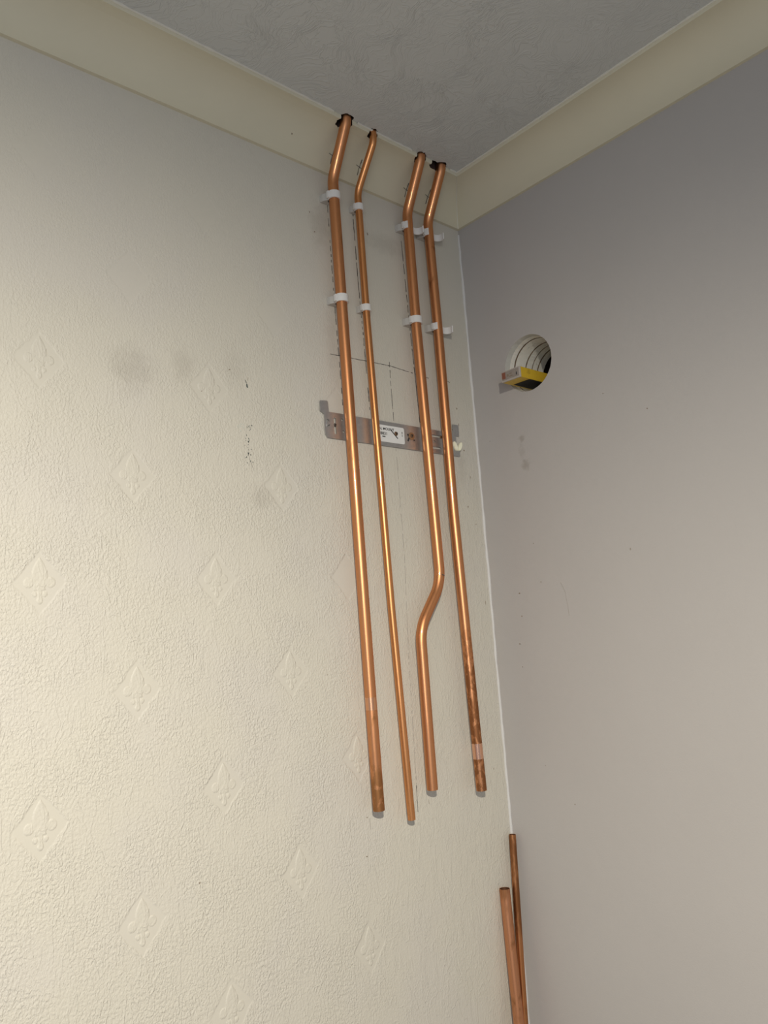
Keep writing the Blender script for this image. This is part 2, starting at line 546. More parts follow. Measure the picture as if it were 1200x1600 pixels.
# ------------------------------------------------------------------ wallpaper motifs (raised fleur-de-lis)
def fleur_height(x, z):
    """rounded relief of the lily: leaf, two curls, stem with side buds and foot (signed distances, union)"""
    ax = abs(x)
    def ell(cx, cz, rx, rz):
        return (1 - math.hypot((ax - cx) / rx, (z - cz) / rz)) * min(rx, rz)
    q = (0.0365 - z) / 0.047                      # 0 at the tip, 1 at the waist
    leaf = -1
    if 0 < q < 1:
        w = 0.0108 * sin(pi * min(1.0, q * 0.86 + 0.01)) ** 0.9 + 0.0016 * q
        leaf = (w - ax) * 0.85
    d = max(leaf,
            ell(0.0150, 0.0000, 0.0072, 0.0082),
            ell(0.0085, 0.0035, 0.0060, 0.0030),
            min(0.0036 - ax, (z + 0.0245), (-0.004 - z)),
            ell(0.0070, -0.0165, 0.0042, 0.0046),
            ell(0.0, -0.0255, 0.0046, 0.0062),
            min(0.0080 - ax, 0.0016 - abs(z + 0.0100)))
    t = max(0.0, min(1.0, d / 0.0016))
    return t * t * (3 - 2 * t)
def fleur_mesh():
    bm = bmesh.new()
    H = 0.0009
    nx, nz = 52, 76
    x0, x1, z0, z1 = -0.0240, 0.0240, -0.0335, 0.0385
    V = {}; HH = {}
    for i in range(nx + 1):
        for j in range(nz + 1):
            x = x0 + (x1 - x0) * i / nx; z = z0 + (z1 - z0) * j / nz
            HH[i, j] = fleur_height(x, z)
            V[i, j] = bm.verts.new((x, -H * HH[i, j] + 0.00002, z))
    for i in range(nx):
        for j in range(nz):
            if max(HH[i, j], HH[i + 1, j], HH[i, j + 1], HH[i + 1, j + 1]) > 0:
                f = bm.faces.new((V[i, j], V[i + 1, j], V[i + 1, j + 1], V[i, j + 1])); f.smooth = True
    for v in [v for v in bm.verts if not v.link_faces]: bm.verts.remove(v)
    return mesh_from_bm('fleur_motif', bm, WALLPAPER, True)
fm = fleur_mesh()
for cidx in range(-5, 6):
    for ridx in range(-4, 4):
        x = -0.979 + cidx * 0.1408
        z = 1.455 + ridx * 0.3345 + (0.1675 if cidx % 2 else 0)
        if x > -0.30 or x < -1.55 or z > 1.83 or z < 0.25: continue
        if x > -0.45 and z > 1.3: continue
        o = link('fleur_motif', fm, wall_left)
        o.location = (x, 0.0, z)

# ------------------------------------------------------------------ pencil marks and flecks (thin real strokes on the wall)
def stroke(name, pts, w, mat, parent, th=0.00025, normal='y', seed=0, dash=0.0):
    rnd = random.Random(seed)
    bm = bmesh.new()
    dense = []
    for a, b in zip(pts[:-1], pts[1:]):
        a, b = Vector(a), Vector(b)
        n = max(1, int((b - a).length / 0.006))
        dense += [a.lerp(b, i / n) for i in range(n)]
    dense.append(Vector(pts[-1]))
    nv = Vector((0, -1, 0)) if normal == 'y' else (Vector((-1, 0, 0)) if normal == 'x' else Vector(normal).normalized())
    for k in range(len(dense) - 1):
        if rnd.random() < dash: continue
        a, b = dense[k], dense[k + 1]
        t = (b - a).normalized(); s = t.cross(nv).normalized()
        ww = w * rnd.uniform(0.5, 1.1) / 2
        o0 = s * rnd.uniform(-0.15, 0.15) * w
        vs4 = [a + s * ww + o0, b + s * ww + o0, b - s * ww + o0, a - s * ww + o0]
        lo = [bm.verts.new(p) for p in vs4]
        hi = [bm.verts.new(p + nv * th) for p in vs4]
        bm.faces.new(hi)
        for i in range(4):
            j = (i + 1) % 4
            bm.faces.new((lo[i], lo[j], hi[j], hi[i]))
    return obj(name, bm, mat, parent)

def wl(x, z): return (x, -0.0001, z)
stroke('pencil_line', [wl(-0.4075, 2.245), wl(-0.404, 2.0), wl(-0.400, 1.80)], 0.0016, PENCIL, wall_left, seed=1, dash=0.45)
stroke('pencil_line', [wl(-0.3385, 2.235), wl(-0.3365, 2.08), wl(-0.332, 1.95), wl(-0.328, 1.782)], 0.0019, PENCIL, wall_left, seed=2, dash=0.25)
stroke('pencil_line', [wl(-0.199, 2.22), wl(-0.194, 2.05), wl(-0.190, 1.93), wl(-0.184, 1.785)], 0.0019, PENCIL, wall_left, seed=3, dash=0.25)
stroke('pencil_line', [wl(-0.424, 1.9035), wl(-0.262, 1.9075), wl(-0.145, 1.899)], 0.0016, PENCIL, wall_left, seed=4, dash=0.12)
stroke('pencil_line', [wl(-0.2628, 1.916), wl(-0.2633, 1.85), wl(-0.263, 1.785)], 0.0014, PENCIL, wall_left, seed=5, dash=0.15)
stroke('pencil_line', [wl(-0.262, 1.725), wl(-0.2602, 1.494), wl(-0.2690, 1.298), wl(-0.2722, 1.10), wl(-0.2748, 0.952)], 0.0012, PENCIL_FAINT, wall_left, seed=6, dash=0.3)
stroke('pencil_line', [wl(-0.2738, 1.04), wl(-0.2742, 0.99)], 0.0012, PENCIL, wall_left, seed=61, dash=0.2)
stroke('pencil_line', [wl(-0.3975, 1.005), wl(-0.3975, 0.985)], 0.0012, PENCIL_FAINT, wall_left, seed=62, dash=0.2)
stroke('pencil_line', [wl(-0.093, 1.905), wl(-0.076, 1.9005)], 0.0016, PENCIL, wall_left, seed=63)
# plus marks on the coving
def cove_pt(x, z):
    # point on the concave face of trim_1 at height z
    r = CP - 0.009
    c = CZ - 0.0085 - r
    dz = z - c
    return Vector((x, -(CP - 0.0015 - math.sqrt(max(0, r * r - dz * dz))) , z))
for (cx, cz_) in ((-0.3998, 2.338), (-0.3268, 2.339), (-0.1865, 2.3365), (-0.120, 2.3415)):
    n_ = Vector((0, -0.8, -0.55)).normalized()
    for q, (a, b) in enumerate((((cx - 0.009, cz_ + .001), (cx + 0.008, cz_ - .002)), ((cx + .001, cz_ + 0.012), (cx - .001, cz_ - 0.016)))):
        P0 = cove_pt(*a) + n_ * 0.0003; P1 = cove_pt(*b) + n_ * 0.0003; Pm = cove_pt((a[0] + b[0]) / 2, (a[1] + b[1]) / 2) + n_ * 0.0003
        stroke('pencil_cross', [P0, Pm, P1], 0.0016, PENCIL, trim_1, th=0.0006, normal=n_, seed=7 + q)

def fleck(name, x, z, w, h, mat, parent, plane='y', seed=0, tilt=0.0):
    rnd = random.Random(seed)
    bm = bmesh.new()
    n = 7
    lo, hi = [], []
    for i in range(n):
        a = 2 * pi * i / n
        k = rnd.uniform(0.55, 1.1)
        p = Vector((w / 2 * k * cos(a), h / 2 * k * sin(a)))
        p = Vector((p.x * cos(tilt) - p.y * sin(tilt), p.x * sin(tilt) + p.y * cos(tilt)))
        if plane == 'y':
            lo.append(bm.verts.new((x + p.x, 0.0, z + p.y))); hi.append(bm.verts.new((x + p.x * .9, -0.0004, z + p.y * .9)))
        else:
            lo.append(bm.verts.new((0.0, x + p.x, z + p.y))); hi.append(bm.verts.new((-0.0004, x + p.x * .9, z + p.y * .9)))
    bm.faces.new(hi)
    for i in range(n):
        j = (i + 1) % n
        bm.faces.new((lo[i], lo[j], hi[j], hi[i]))
    return obj(name, bm, mat, parent)
rnd = random.Random(21)
fleck('paint_scuff', -0.6205, 1.805, 0.0045, 0.009, SCUFF, wall_left, seed=1, tilt=0.2)
fleck('paint_scuff', -0.6228, 1.813, 0.0015, 0.010, SCUFF, wall_left, seed=2, tilt=0.5)
fleck('paint_scuff', -0.6182, 1.818, 0.0010, 0.010, SCUFF2, wall_left, seed=3, tilt=-0.1)
for k in range(34):
    if k < 8: zc, xc, sx, sz = 1.727, -0.6215, 0.006, 0.0035
    elif k < 16: zc, xc, sx, sz = 1.706, -0.6235, 0.005, 0.010
    else: zc, xc, sx, sz = 1.680, -0.6235, 0.005, 0.012
    fleck('paint_scuff', rnd.gauss(xc, sx * .7), rnd.gauss(zc, sz * .8), rnd.uniform(0.0009, 0.0019), rnd.uniform(0.0015, 0.0050), SCUFF, wall_left, seed=30 + k, tilt=rnd.uniform(-0.2, 0.9))
for k in range(9):
    fleck('paint_scuff', rnd.gauss(-0.636, 0.006), rnd.gauss(1.727, 0.003), 0.0025, 0.0028, plain('pale_green_scuff', (0.50, 0.52, 0.47), 0.8) if k == 0 else bpy.data.materials['pale_green_scuff'], wall_left, seed=80 + k)
stroke('wall_crack', [wl(-0.6195, 1.664), wl(-0.617, 1.655), wl(-0.6135, 1.648)], 0.0012, PENCIL_FAINT, wall_left, seed=12)
for (x, z, w, h) in ((-0.712, 1.781, .0022, .0022), (-0.7, 1.0, .001, .001), (-0.745, 0.985, .0025, .004), (-0.476, 1.275, .002, .003),
                     (-0.300, 2.20, .004, .008), (-0.06, 1.84, .004, .006), (-0.047, 1.742, .006, .005), (-0.066, 1.745, .002, .006),
                     (-0.058, 1.802, .0022, .008), (-0.033, 1.68, .0022, .009), (-0.05, 1.61, .003, .006), (-0.019, 1.39, .002, .01), (-0.028, 1.57, .002, .004),
                     (-0.41, 0.94, .004, .003), (-0.4035, 1.0075, .003, .003), (-0.243, 1.002, .0012, .010), (-0.04, 1.03, .0015, .006), (-0.445, 2.16, .004, .004), (-0.455, 2.20, .003, .005),
                     (-0.655, 1.83, .003, .003), (-0.082, 1.787, .003, .004)):
    fleck('wall_fleck', x, z, w, h, SCUFF2, wall_left, seed=int(-x * 1000) + int(z * 100))
for (y, z, w, h) in ((-0.3642, 1.471, .002, .007), (-0.344, 1.79, .003, .002), (-0.434, 1.735, .003, .003), (-0.084, 1.405, .006, .004), (-0.085, 1.355, .004, .004),
                     (-0.072, 1.295, .006, .003), (-0.074, 1.245, .002, .004), (-0.145, 1.425, .002, .006), (-0.135, 1.51, .002, .003), (-0.175, 0.97, .003, .003), (-0.11, 1.04, .002, .002), (-0.04, 1.76, .0015, .003)):
    fleck('wall_fleck', y, z, w, h, SCUFF2, wall_right, plane='x', seed=int(-y * 1000) + int(z * 100))
stroke('wall_scratch', [(-0.0001, -0.195, 1.42), (-0.0001, -0.204, 1.40), (-0.0001, -0.207, 1.37), (-0.0001, -0.208, 1.35)], 0.0009, PENCIL_FAINT, wall_right, normal='x', seed=14)
fleck('wall_fleck', -0.60, 2.348, 0.001, 0.001, SCUFF2, wall_left, seed=5)
bm = bmesh.new(); p = cove_pt(-0.5035, 2.343); box(bm, p.x - .001, p.x + .001, p.y - .0006, p.y + .0006, p.z - .0018, p.z + .0018)
obj('paint_chip', bm, SCUFF2, trim_1)

# ------------------------------------------------------------------ pipes
def fillet_path(pts, rads, seg=10):
    P = [Vector(p) for p in pts]
    out = [P[0]]
    for i in range(1, len(P) - 1):
        a, b, c = P[i - 1], P[i], P[i + 1]
        d1 = (a - b).normalized(); d2 = (c - b).normalized()
        ang = d1.angle(d2)
        R = rads[i - 1] if isinstance(rads, (list, tuple)) else rads
        if pi - ang < 0.004: out.append(b); continue
        t = min(R / math.tan(ang / 2), (a - b).length * .48, (c - b).length * .48)
        R = t * math.tan(ang / 2)
        bis = (d1 + d2).normalized()
        cen = b + bis * (R / sin(ang / 2))
        s0 = b + d1 * t; s1 = b + d2 * t
        v0 = s0 - cen; v1 = s1 - cen
        for k in range(seg + 1):
            w = v0.angle(v1); q = k / seg
            out.append(cen + v0 * (sin((1 - q) * w) / sin(w)) + v1 * (sin(q * w) / sin(w)))
    out.append(P[-1])
    # subdivide long straights so ends stay crisp
    return out

def frames(path):
    T = []
    for k in range(len(path)):
        T.append((path[min(k + 1, len(path) - 1)] - path[max(k - 1, 0)]).normalized())
    N = [T[0].orthogonal().normalized()]
    for k in range(1, len(path)):
        q = T[k - 1].rotation_difference(T[k])
        N.append((q @ N[-1]).normalized())
    return T, N

def tube_shell(path, r, wall=0.0009, seg=40, start_open=True, end_open=True):
    """hollow copper tube: outer skin, end annuli and bore"""
    T, N = frames(path)
    bm = bmesh.new()
    def ring(p, t, n, rr):
        b = t.cross(n)
        return [bm.verts.new(p + n * rr * cos(2 * pi * i / seg) + b * rr * sin(2 * pi * i / seg)) for i in range(seg)]
    def skin(A, B, flip=False, m=0):
        for i in range(seg):
            j = (i + 1) % seg
            f = bm.faces.new((A[i], A[j], B[j], B[i]) if not flip else (A[i], B[i], B[j], A[j]))
            f.smooth = True; f.material_index = m
    outer = [ring(path[k], T[k], N[k], r) for k in range(len(path))]
    for k in range(len(outer) - 1): skin(outer[k], outer[k + 1])
    inner = [ring(path[k], T[k], N[k], r - wall) for k in range(len(path))]
    for k in range(len(inner) - 1): skin(inner[k], inner[k + 1], True, 1)
    for A, B in ((outer[0], inner[0]), (outer[-1], inner[-1])):
        for i in range(seg):
            j = (i + 1) % seg
            f = bm.faces.new((A[i], A[j], B[j], B[i])); f.material_index = 0
    return bm

def pipe(name, path, r, mat, label, group=None):
    bm = tube_shell(path, r)
    me = bpy.data.meshes.new(name)
    bmesh.ops.recalc_face_normals(bm, faces=bm.faces)
    bm.to_mesh(me); bm.free()
    me.materials.append(mat); me.materials.append(COPPER_IN)
    for e in me.edges: pass
    o = link(name, me)
    bm = bmesh.new(); bm.from_mesh(me)
    for e in bm.edges:
        if len(e.link_faces) == 2 and e.calc_face_angle(0) > radians(50): e.smooth = False
    bm.to_mesh(me); bm.free()
    tag(o, label, 'pipe', group)
    return o

def sleeve(name, parent, path_a, path_b, r, mat, seg=40):
    """thin band around a straight run (cleaned ring, tarnished end, pen mark...)"""
    a, b = Vector(path_a), Vector(path_b)
    bm = bmesh.new()
    t = (b - a).normalized(); n = t.orthogonal().normalized(); bb = t.cross(n)
    R = [[bm.verts.new(p + n * r * cos(2 * pi * i / seg) + bb * r * sin(2 * pi * i / seg)) for i in range(seg)] for p in (a, b)]
    for i in range(seg):
        j = (i + 1) % seg
        bm.faces.new((R[0][i], R[0][j], R[1][j], R[1][i]))
    o = obj(name, bm, mat, parent, smooth=True)
    return o

TOPY = -0.079
def hang(x_top, x_mid, x_bot, z_bot, y, yb, jog=None, kz=2.276):
    pts = [(x_top, TOPY, 2.47), (x_top, TOPY, 2.374), (x_mid, y, kz), (x_mid + (x_bot - x_mid) * .2, y, 2.016)]
    if jog:
        pts += jog
    pts.append((x_bot, yb, z_bot))
    return pts

p1 = [(-0.4075, TOPY, 2.47), (-0.4075, TOPY, 2.378), (-0.4075, -0.0235, 2.277), (-0.4045, -0.0235, 2.00), (-0.3945, -0.0245, 1.0215)]
p2 = [(-0.336, TOPY, 2.47), (-0.336, TOPY, 2.360), (-0.336, -0.0175, 2.276), (-0.3345, -0.0175, 2.00), (-0.3235, -0.0185, 1.40), (-0.3105, -0.020, 0.9860)]
p3 = [(-0.1965, TOPY, 2.47), (-0.1965, TOPY, 2.376), (-0.1965, -0.0235, 2.272), (-0.1955, -0.0235, 2.00), (-0.1835, -0.0235, 1.438), (-0.2530, -0.0235, 1.346), (-0.2532, -0.0240, 1.0305)]
p4 = [(-0.131, TOPY, 2.47), (-0.131, TOPY, 2.376), (-0.131, -0.0235, 2.271), (-0.1265, -0.0235, 2.00), (-0.1255, -0.0235, 1.60), (-0.1125, -0.0255, 1.0020)]
pipe_1 = pipe('copper_pipe', fillet_path(p1, [0.045, 0.055, 0.3]), 0.011, COPPERS[0],
     'thick copper pipe hanging farthest left, blotched above its upper clip')
pipe_2 = pipe('copper_pipe', fillet_path(p2, [0.035, 0.045, 0.3, 2.0]), 0.0075, COPPERS[1],
     'thin copper pipe fixed to the wall between two thick ones')
pipe_3 = pipe('copper_pipe', fillet_path(p3, [0.045, 0.055, 0.5, 0.095, 0.095], 16), 0.011, COPPERS[2],
     'thick copper pipe with a sideways bend halfway down')
pipe_4 = pipe('copper_pipe', fillet_path(p4, [0.045, 0.055, 0.5, 2.0]), 0.011, COPPERS[3],
     'straight thick copper pipe hanging nearest the corner, mottled lower half')

def along(path, z):
    for a, b in zip(path[:-1], path[1:]):
        if b[2] <= z <= a[2]:
            k = (a[2] - z) / (a[2] - b[2])
            return Vector(a).lerp(Vector(b), k)
def band(parent, path, z0, z1, r, mat, name, label=None):
    o = sleeve(name, parent, along(path, z0), along(path, z1), r, mat)
    if label: o['label'] = label
band(pipe_4, p4, 1.098, 1.0665, 0.01115, COPPER_CLEAN, 'cleaned_band', 'bright abraded band near the bottom end')
band(pipe_1, p1, 1.226, 1.203, 0.01105, plain('pale_rubbed_copper', (0.78, 0.40, 0.22), 0.28, metal=1.0), 'cleaned_band', 'slightly paler rubbed band')
# felt pen tick across the bend of the third pipe
bm = bmesh.new()
cpt = along(fillet_path(p3, [0.045, 0.055, 0.5, 0.095, 0.095], 16), 1.448)
prev = None
for i in range(7):
    a = radians(-98 + i * 8)
    c_ = Vector((cpt.x + 0.0117 * cos(a), cpt.y + 0.0117 * sin(a) , 1.4535 - 0.0005 * i))
    u_ = bm.verts.new(c_ + Vector((0, 0, 0.0012))); l_ = bm.verts.new(c_ - Vector((0, 0, 0.0012)))
    if prev: bm.faces.new((prev[0], u_, l_, prev[1]))
    prev = (u_, l_)
obj('pen_mark', bm, PENCIL, pipe_3)

# two loose lengths leaning in the corner, standing on the floor
a5 = [(-0.0135, -0.0135, 0.889), (-0.040, -0.024, 0.52), (-0.0775, -0.039, 0.0)]
v5 = (Vector(a5[0]) - Vector(a5[2])).normalized()
pipe_5 = pipe('loose_copper_pipe', [Vector(a5[0]) - v5 * t for t in (0, 0.3, 0.6, (Vector(a5[0]) - Vector(a5[2])).length)], 0.0075, COPPERS[4],
     'thin brown-tarnished copper pipe leaning upright in the corner')
a6 = [(-0.0527, -0.0125, 0.789), (-0.0845, -0.062, 0.0)]
v6 = (Vector(a6[0]) - Vector(a6[1])).normalized()
pipe_6 = pipe('loose_copper_pipe', [Vector(a6[0]) - v6 * t for t in (0, 0.3, 0.6, (Vector(a6[0]) - Vector(a6[1])).length)], 0.011, COPPERS[5],
     'thick copper pipe leaning in the corner, shorter of the two loose ones')

# ------------------------------------------------------------------ pipe clips
def arc_band(bm, cx, cy, ri, ro, a0, a1, z0, z1, seg=18, taper=False):
    vin, vout = [], []
    for k in range(seg + 1):
        a = radians(a0 + (a1 - a0) * k / seg)
        d = Vector((cos(a), sin(a)))
        vin.append([bm.verts.new((cx + ri * d.x, cy + ri * d.y, z)) for z in (z0, z1)])
        vout.append([bm.verts.new((cx + ro * d.x, cy + ro * d.y, z)) for z in (z0, z1)])
    for k in range(seg):
        bm.faces.new((vout[k][0], vout[k + 1][0], vout[k + 1][1], vout[k][1]))
        bm.faces.new((vin[k][0], vin[k][1], vin[k + 1][1], vin[k + 1][0]))
        bm.faces.new((vin[k][1], vout[k][1], vout[k + 1][1], vin[k + 1][1]))
        bm.faces.new((vin[k][0], vin[k + 1][0], vout[k + 1][0], vout[k][0]))
    for k in (0, seg):
        bm.faces.new((vin[k][0], vout[k][0], vout[k][1], vin[k][1]))

def clip(path, z, r, yo, closed, label, group):
    c = along(path, z)
    x = c.x
    hz = 0.0080 if r > 0.009 else 0.0072
    t = empty('pipe_clip', (x, 0, z))
    tag(t, label, 'pipe clip', group)
    g = 0.0003
    # foot against the wall, narrowing to the saddle
    bm = bmesh.new()
    back = yo - r * 0.60
    k = r / 0.011
    prism(bm, [(-0.0195 * k, 0.0), (0.0150 * k, 0.0), (0.0145 * k, -0.006 * k), (0.0120 * k, -back), (-0.0125 * k, -back), (-0.0180 * k, -0.0085 * k)], 'z', -hz, hz)
    bmesh.ops.bevel(bm, geom=list(bm.edges), offset=0.0007, segments=1, affect='EDGES')
    obj('clip_foot', bm, PLASTIC2, t)
    # jaws: C shape behind the pipe
    bm = bmesh.new()
    if closed: arc_band(bm, 0, -yo, r + g, r + 0.0024, -20, 200, -hz, hz, 24)
    else: arc_band(bm, 0, -yo, r + g, r + 0.0024, -15, 224, -hz, hz, 26)
    o = obj('clip_jaw', bm, PLASTIC, t); autosmooth(o, 40)
    # latch lug on the left of the jaw
    bm = bmesh.new(); box(bm, -r - 0.0062, -r - 0.0018, -yo - 0.003, -yo + 0.0035, -hz * 0.9, hz * 0.9, 0.0006)
    obj('latch_lug', bm, PLASTIC, t)
    bm = bmesh.new()
    if closed:
        arc_band(bm, 0, -yo, r + g, r + 0.0031, 192, 352, -hz * .98, hz * .98, 22)
        o = obj('clip_strap', bm, PLASTIC, t); autosmooth(o, 40)
    else:
        # strap swung open to the right on its hinge
        hx, hy = r + 0.0030, -yo
        th = radians(-32)
        R = r + 0.0012
        cx, cy = hx + R * cos(th), hy + R * sin(th)
        arc_band(bm, cx, cy, R - 0.0011, R + 0.0011, 180 + math.degrees(th) - 0, math.degrees(th) - 2, -hz * .98, hz * .98, 18)
        o = obj('clip_strap', bm, PLASTIC, t); autosmooth(o, 40)
    return t
ZU, ZL = 2.2420, 2.0160
GR = 'white plastic clips holding the hanging pipes'
clip(p1, 2.2385, 0.011, 0.0235, True, 'upper white clip closed round the farthest left hanging pipe', GR)
clip(p1, ZL - 0.001, 0.011, 0.0235, True, 'lower white clip closed round the farthest left hanging pipe', GR)
clip(p2, 2.240, 0.0075, 0.0175, True, 'upper white clip closed round the thin hanging pipe', GR)
clip(p2, ZL - 0.002, 0.0075, 0.0175, True, 'lower white clip closed round the thin hanging pipe', GR)
clip(p3, 2.2385, 0.011, 0.0235, False, 'upper white clip, strap open, on the pipe with the sideways bend', GR)
clip(p3, 2.016, 0.011, 0.0235, True, 'lower white clip closed round the pipe with the sideways bend', GR)
clip(p4, 2.242, 0.011, 0.0235, False, 'upper open white clip behind the hanging pipe nearest the corner', GR)
clip(p4, 2.015, 0.011, 0.0235, False, 'lower open white clip behind the hanging pipe nearest the corner', GR)

# ------------------------------------------------------------------ steel mounting bracket behind the pipes
STEEL = NT('galvanised_steel')
_n = STEEL.noise(STEEL.mapping(), 160, 3)
STEEL.base(STEEL.mix(_n, (0.40, 0.405, 0.41), (0.54, 0.54, 0.53)))
STEEL.set(Metallic=0.85, Roughness=0.42)
STEEL.bump(STEEL.noise(STEEL.mapping(), 500, 2), 0.00005)
STEEL = STEEL.mat
LABELM = plain('white_sticker_paper', (0.70, 0.70, 0.68), 0.55, var=0.03)
INK = plain('black_print', (0.03, 0.03, 0.03), 0.6)
RUST = plain('rusty_screw_steel', (0.20, 0.115, 0.06), 0.55, metal=0.5, var=0.5, scale=300)
SCREWH = plain('dark_screw_head', (0.16, 0.14, 0.12), 0.4, metal=0.8)
PALEPLUG = plain('pale_yellow_plastic', (0.92, 0.90, 0.70), 0.45)

bracket = empty('wall_bracket', (-0.258, 0, 1.755))
tag(bracket, 'galvanised steel wall-mounting bracket screwed behind the four hanging pipes', 'bracket')
BX = Vector(bracket.location)
y0, y1 = -0.0040, -0.0024
Z0, Z1 = 1.7275, 1.7800
outline = [(-0.4455, Z0), (-0.0690, Z0 - 0.0025), (-0.0660, Z0 - 0.0015), (-0.0660, 1.7475), (-0.0790, 1.7475), (-0.0750, 1.7580), (-0.0750, 1.7725), (-0.0640, 1.7725), (-0.0635, 1.7990), (-0.0835, 1.7985),
           (-0.0838, Z1 - 0.002), (-0.4390, Z1 + 0.0005), (-0.4400, 1.8010), (-0.4425, 1.8025), (-0.4580, 1.8010), (-0.4600, 1.7985), (-0.4600, 1.7800), (-0.4505, 1.7745),
           (-0.4505, 1.7620), (-0.4510, 1.7440), (-0.4500, 1.7340)]
bm = bmesh.new()
prism(bm, [(p[0] - BX.x, p[1] - BX.z) for p in outline], 'y', y0, y1)
plate = obj('bracket_plate', bm, STEEL, bracket)
def slot_cut(x, z, w, h, n=8):
    rr = min(w, h) / 2
    pts = []
    for (sx, sz, a0) in ((1, 1, 0), (-1, 1, 90), (-1, -1, 180), (1, -1, 270)):
        for k in range(n + 1):
            a = radians(a0 + 90 * k / n)
            pts.append((x - BX.x + sx * (w / 2 - rr) + rr * cos(a), z - BX.z + sz * (h / 2 - rr) + rr * sin(a)))
    # drop duplicates
    q = []
    for p in pts:
        if not q or (abs(p[0] - q[-1][0]) + abs(p[1] - q[-1][1])) > 1e-6: q.append(p)
    if (abs(q[0][0] - q[-1][0]) + abs(q[0][1] - q[-1][1])) < 1e-6: q.pop()
    bm = bmesh.new(); prism(bm, q, 'y', -0.01, 0.01)
    o = obj('slot_cutter', bm, STEEL); o.parent = None; o.location = bracket.location
    return o
bpy.context.view_layer.update()
boolean(plate, [slot_cut(-0.4255, 1.7535, 0.0050, 0.0340), slot_cut(-0.4065, 1.7680, 0.0045, 0.0050), slot_cut(-0.4050, 1.7440, 0.0045, 0.0050),
                slot_cut(-0.4430, 1.7570, 0.0075, 0.0150), slot_cut(-0.145, 1.7645, 0.050, 0.0050), slot_cut(-0.150, 1.7375, 0.045, 0.0050), slot_cut(-0.1465, 1.7520, 0.0045, 0.0050),
                slot_cut(-0.082, 1.7530, 0.006, 0.012)])
# short returned lip along the lower edge so the plate stands off the wall
for (bx, w) in ((-0.43, 0.010), (-0.25, 0.02), (-0.09, 0.010)):
    bm = bmesh.new(); box(bm, bx - w - BX.x, bx + w - BX.x, -0.0026, 0.0, 1.7550 - BX.z, 1.7556 - BX.z)
    obj('stand_off', bm, STEEL, bracket)
# bent tongue at the left edge
bm = bmesh.new(); prism(bm, [(-0.4462 - BX.x, 1.7625 - BX.z), (-0.4405 - BX.x, 1.7600 - BX.z), (-0.4400 - BX.x, 1.7545 - BX.z), (-0.4465 - BX.x, 1.7500 - BX.z)], 'y', -0.0052, -0.0036)
obj('bent_tongue', bm, STEEL, bracket)
# pale plug wings at the right end
for s, (px_, w_) in enumerate(((-0.0815, 0.0042), (-0.0665, 0.0042))):
    sx = -1 if s == 0 else 1
    bm = bmesh.new()
    pts = []
    for k in range(12):
        a = 2 * pi * k / 12
        q = Vector((w_ * 1.15 * cos(a), 0.0115 * sin(a)))
        ang = radians(24) * (1 if s == 0 else -1.1)
        pts.append((px_ - BX.x + q.x * cos(ang) - q.y * sin(ang), 1.7475 - BX.z + q.x * sin(ang) + q.y * cos(ang)))
    prism(bm, pts, 'y', -0.0085, -0.0030)
    bmesh.ops.bevel(bm, geom=list(bm.edges), offset=0.0008, segments=2, affect='EDGES')
    obj('plug_wing', bm, PALEPLUG, bracket)
    bm = bmesh.new(); prism(bm, [(p[0] + 0.0012 * sx + 0.0012, p[1] - 0.0016) for p in pts], 'y', -0.0030, -0.0010)
    obj('plug_wing_rim', bm, plain('dark_olive_rim', (0.12, 0.12, 0.06), 0.7) if s == 0 else bpy.data.materials['dark_olive_rim'], bracket)
# sticker
sticker = None
bm = bmesh.new()
lx0, lx1, lz0, lz1 = -0.3270, -0.2385, 1.7350, 1.7710
pts = []
rr = 0.004
for (sx, sz, a0) in ((1, 1, 0), (-1, 1, 90), (-1, -1, 180), (1, -1, 270)):
    for k in range(5):
        a = radians(a0 + 90 * k / 4)
        pts.append(((lx0 + lx1) / 2 - BX.x + sx * ((lx1 - lx0) / 2 - rr) + rr * cos(a), (lz0 + lz1) / 2 - BX.z + sz * ((lz1 - lz0) / 2 - rr) + rr * sin(a)))
prism(bm, pts, 'y', -0.00425, -0.0040)
sticker = obj('sticker', bm, LABELM, bracket)
sticker['label'] = 'white rounded sticker with black print'
def ink_box(x0, x1, z0, z1, rot=0.0):
    bm = bmesh.new()
    cx, cz_ = (x0 + x1) / 2, (z0 + z1) / 2
    box(bm, (x0 - x1) / 2, (x1 - x0) / 2, -0.0001, 0.0001, (z0 - z1) / 2, (z1 - z0) / 2)
    bmesh.ops.rotate(bm, verts=bm.verts, cent=(0, 0, 0), matrix=Matrix.Rotation(rot, 3, 'Y'))
    bmesh.ops.translate(bm, verts=bm.verts, vec=(cx - BX.x, -0.00432, cz_ - BX.z))
    return bm
def text(body, x, z, size, parent, mat, rot=0.0, name='lettering', sx=1.0):
    cu = bpy.data.curves.new(name, 'FONT')
    cu.body = body; cu.size = size; cu.extrude = 0.00008
    cu.align_x = 'LEFT'; cu.offset = size * 0.02
    o = bpy.data.objects.new(name, cu); COL.objects.link(o)
    o.rotation_euler = (pi / 2, rot, 0)
    o.scale = (sx, 1, 1)
    bpy.context.view_layer.update()
    dg = bpy.context.evaluated_depsgraph_get()
    me = bpy.data.meshes.new_from_object(o.evaluated_get(dg))
    me.transform(Euler((pi / 2, rot, 0)).to_matrix().to_4x4() @ Matrix.Diagonal((sx, 1, 1, 1)))
    bpy.data.objects.remove(o, do_unlink=True)
    me.materials.clear(); me.materials.append(mat)
    t = link(name, me, parent)
    t.location = (x, -0.00435, z)
    return t
text('DEEN, MOUNT', -0.3245 - BX.x, 1.7605 - BX.z, 0.0078, sticker, INK, sx=1.08)
text('01 8831', -0.3200 - BX.x, 1.7500 - BX.z, 0.0088, sticker, INK, sx=1.15)
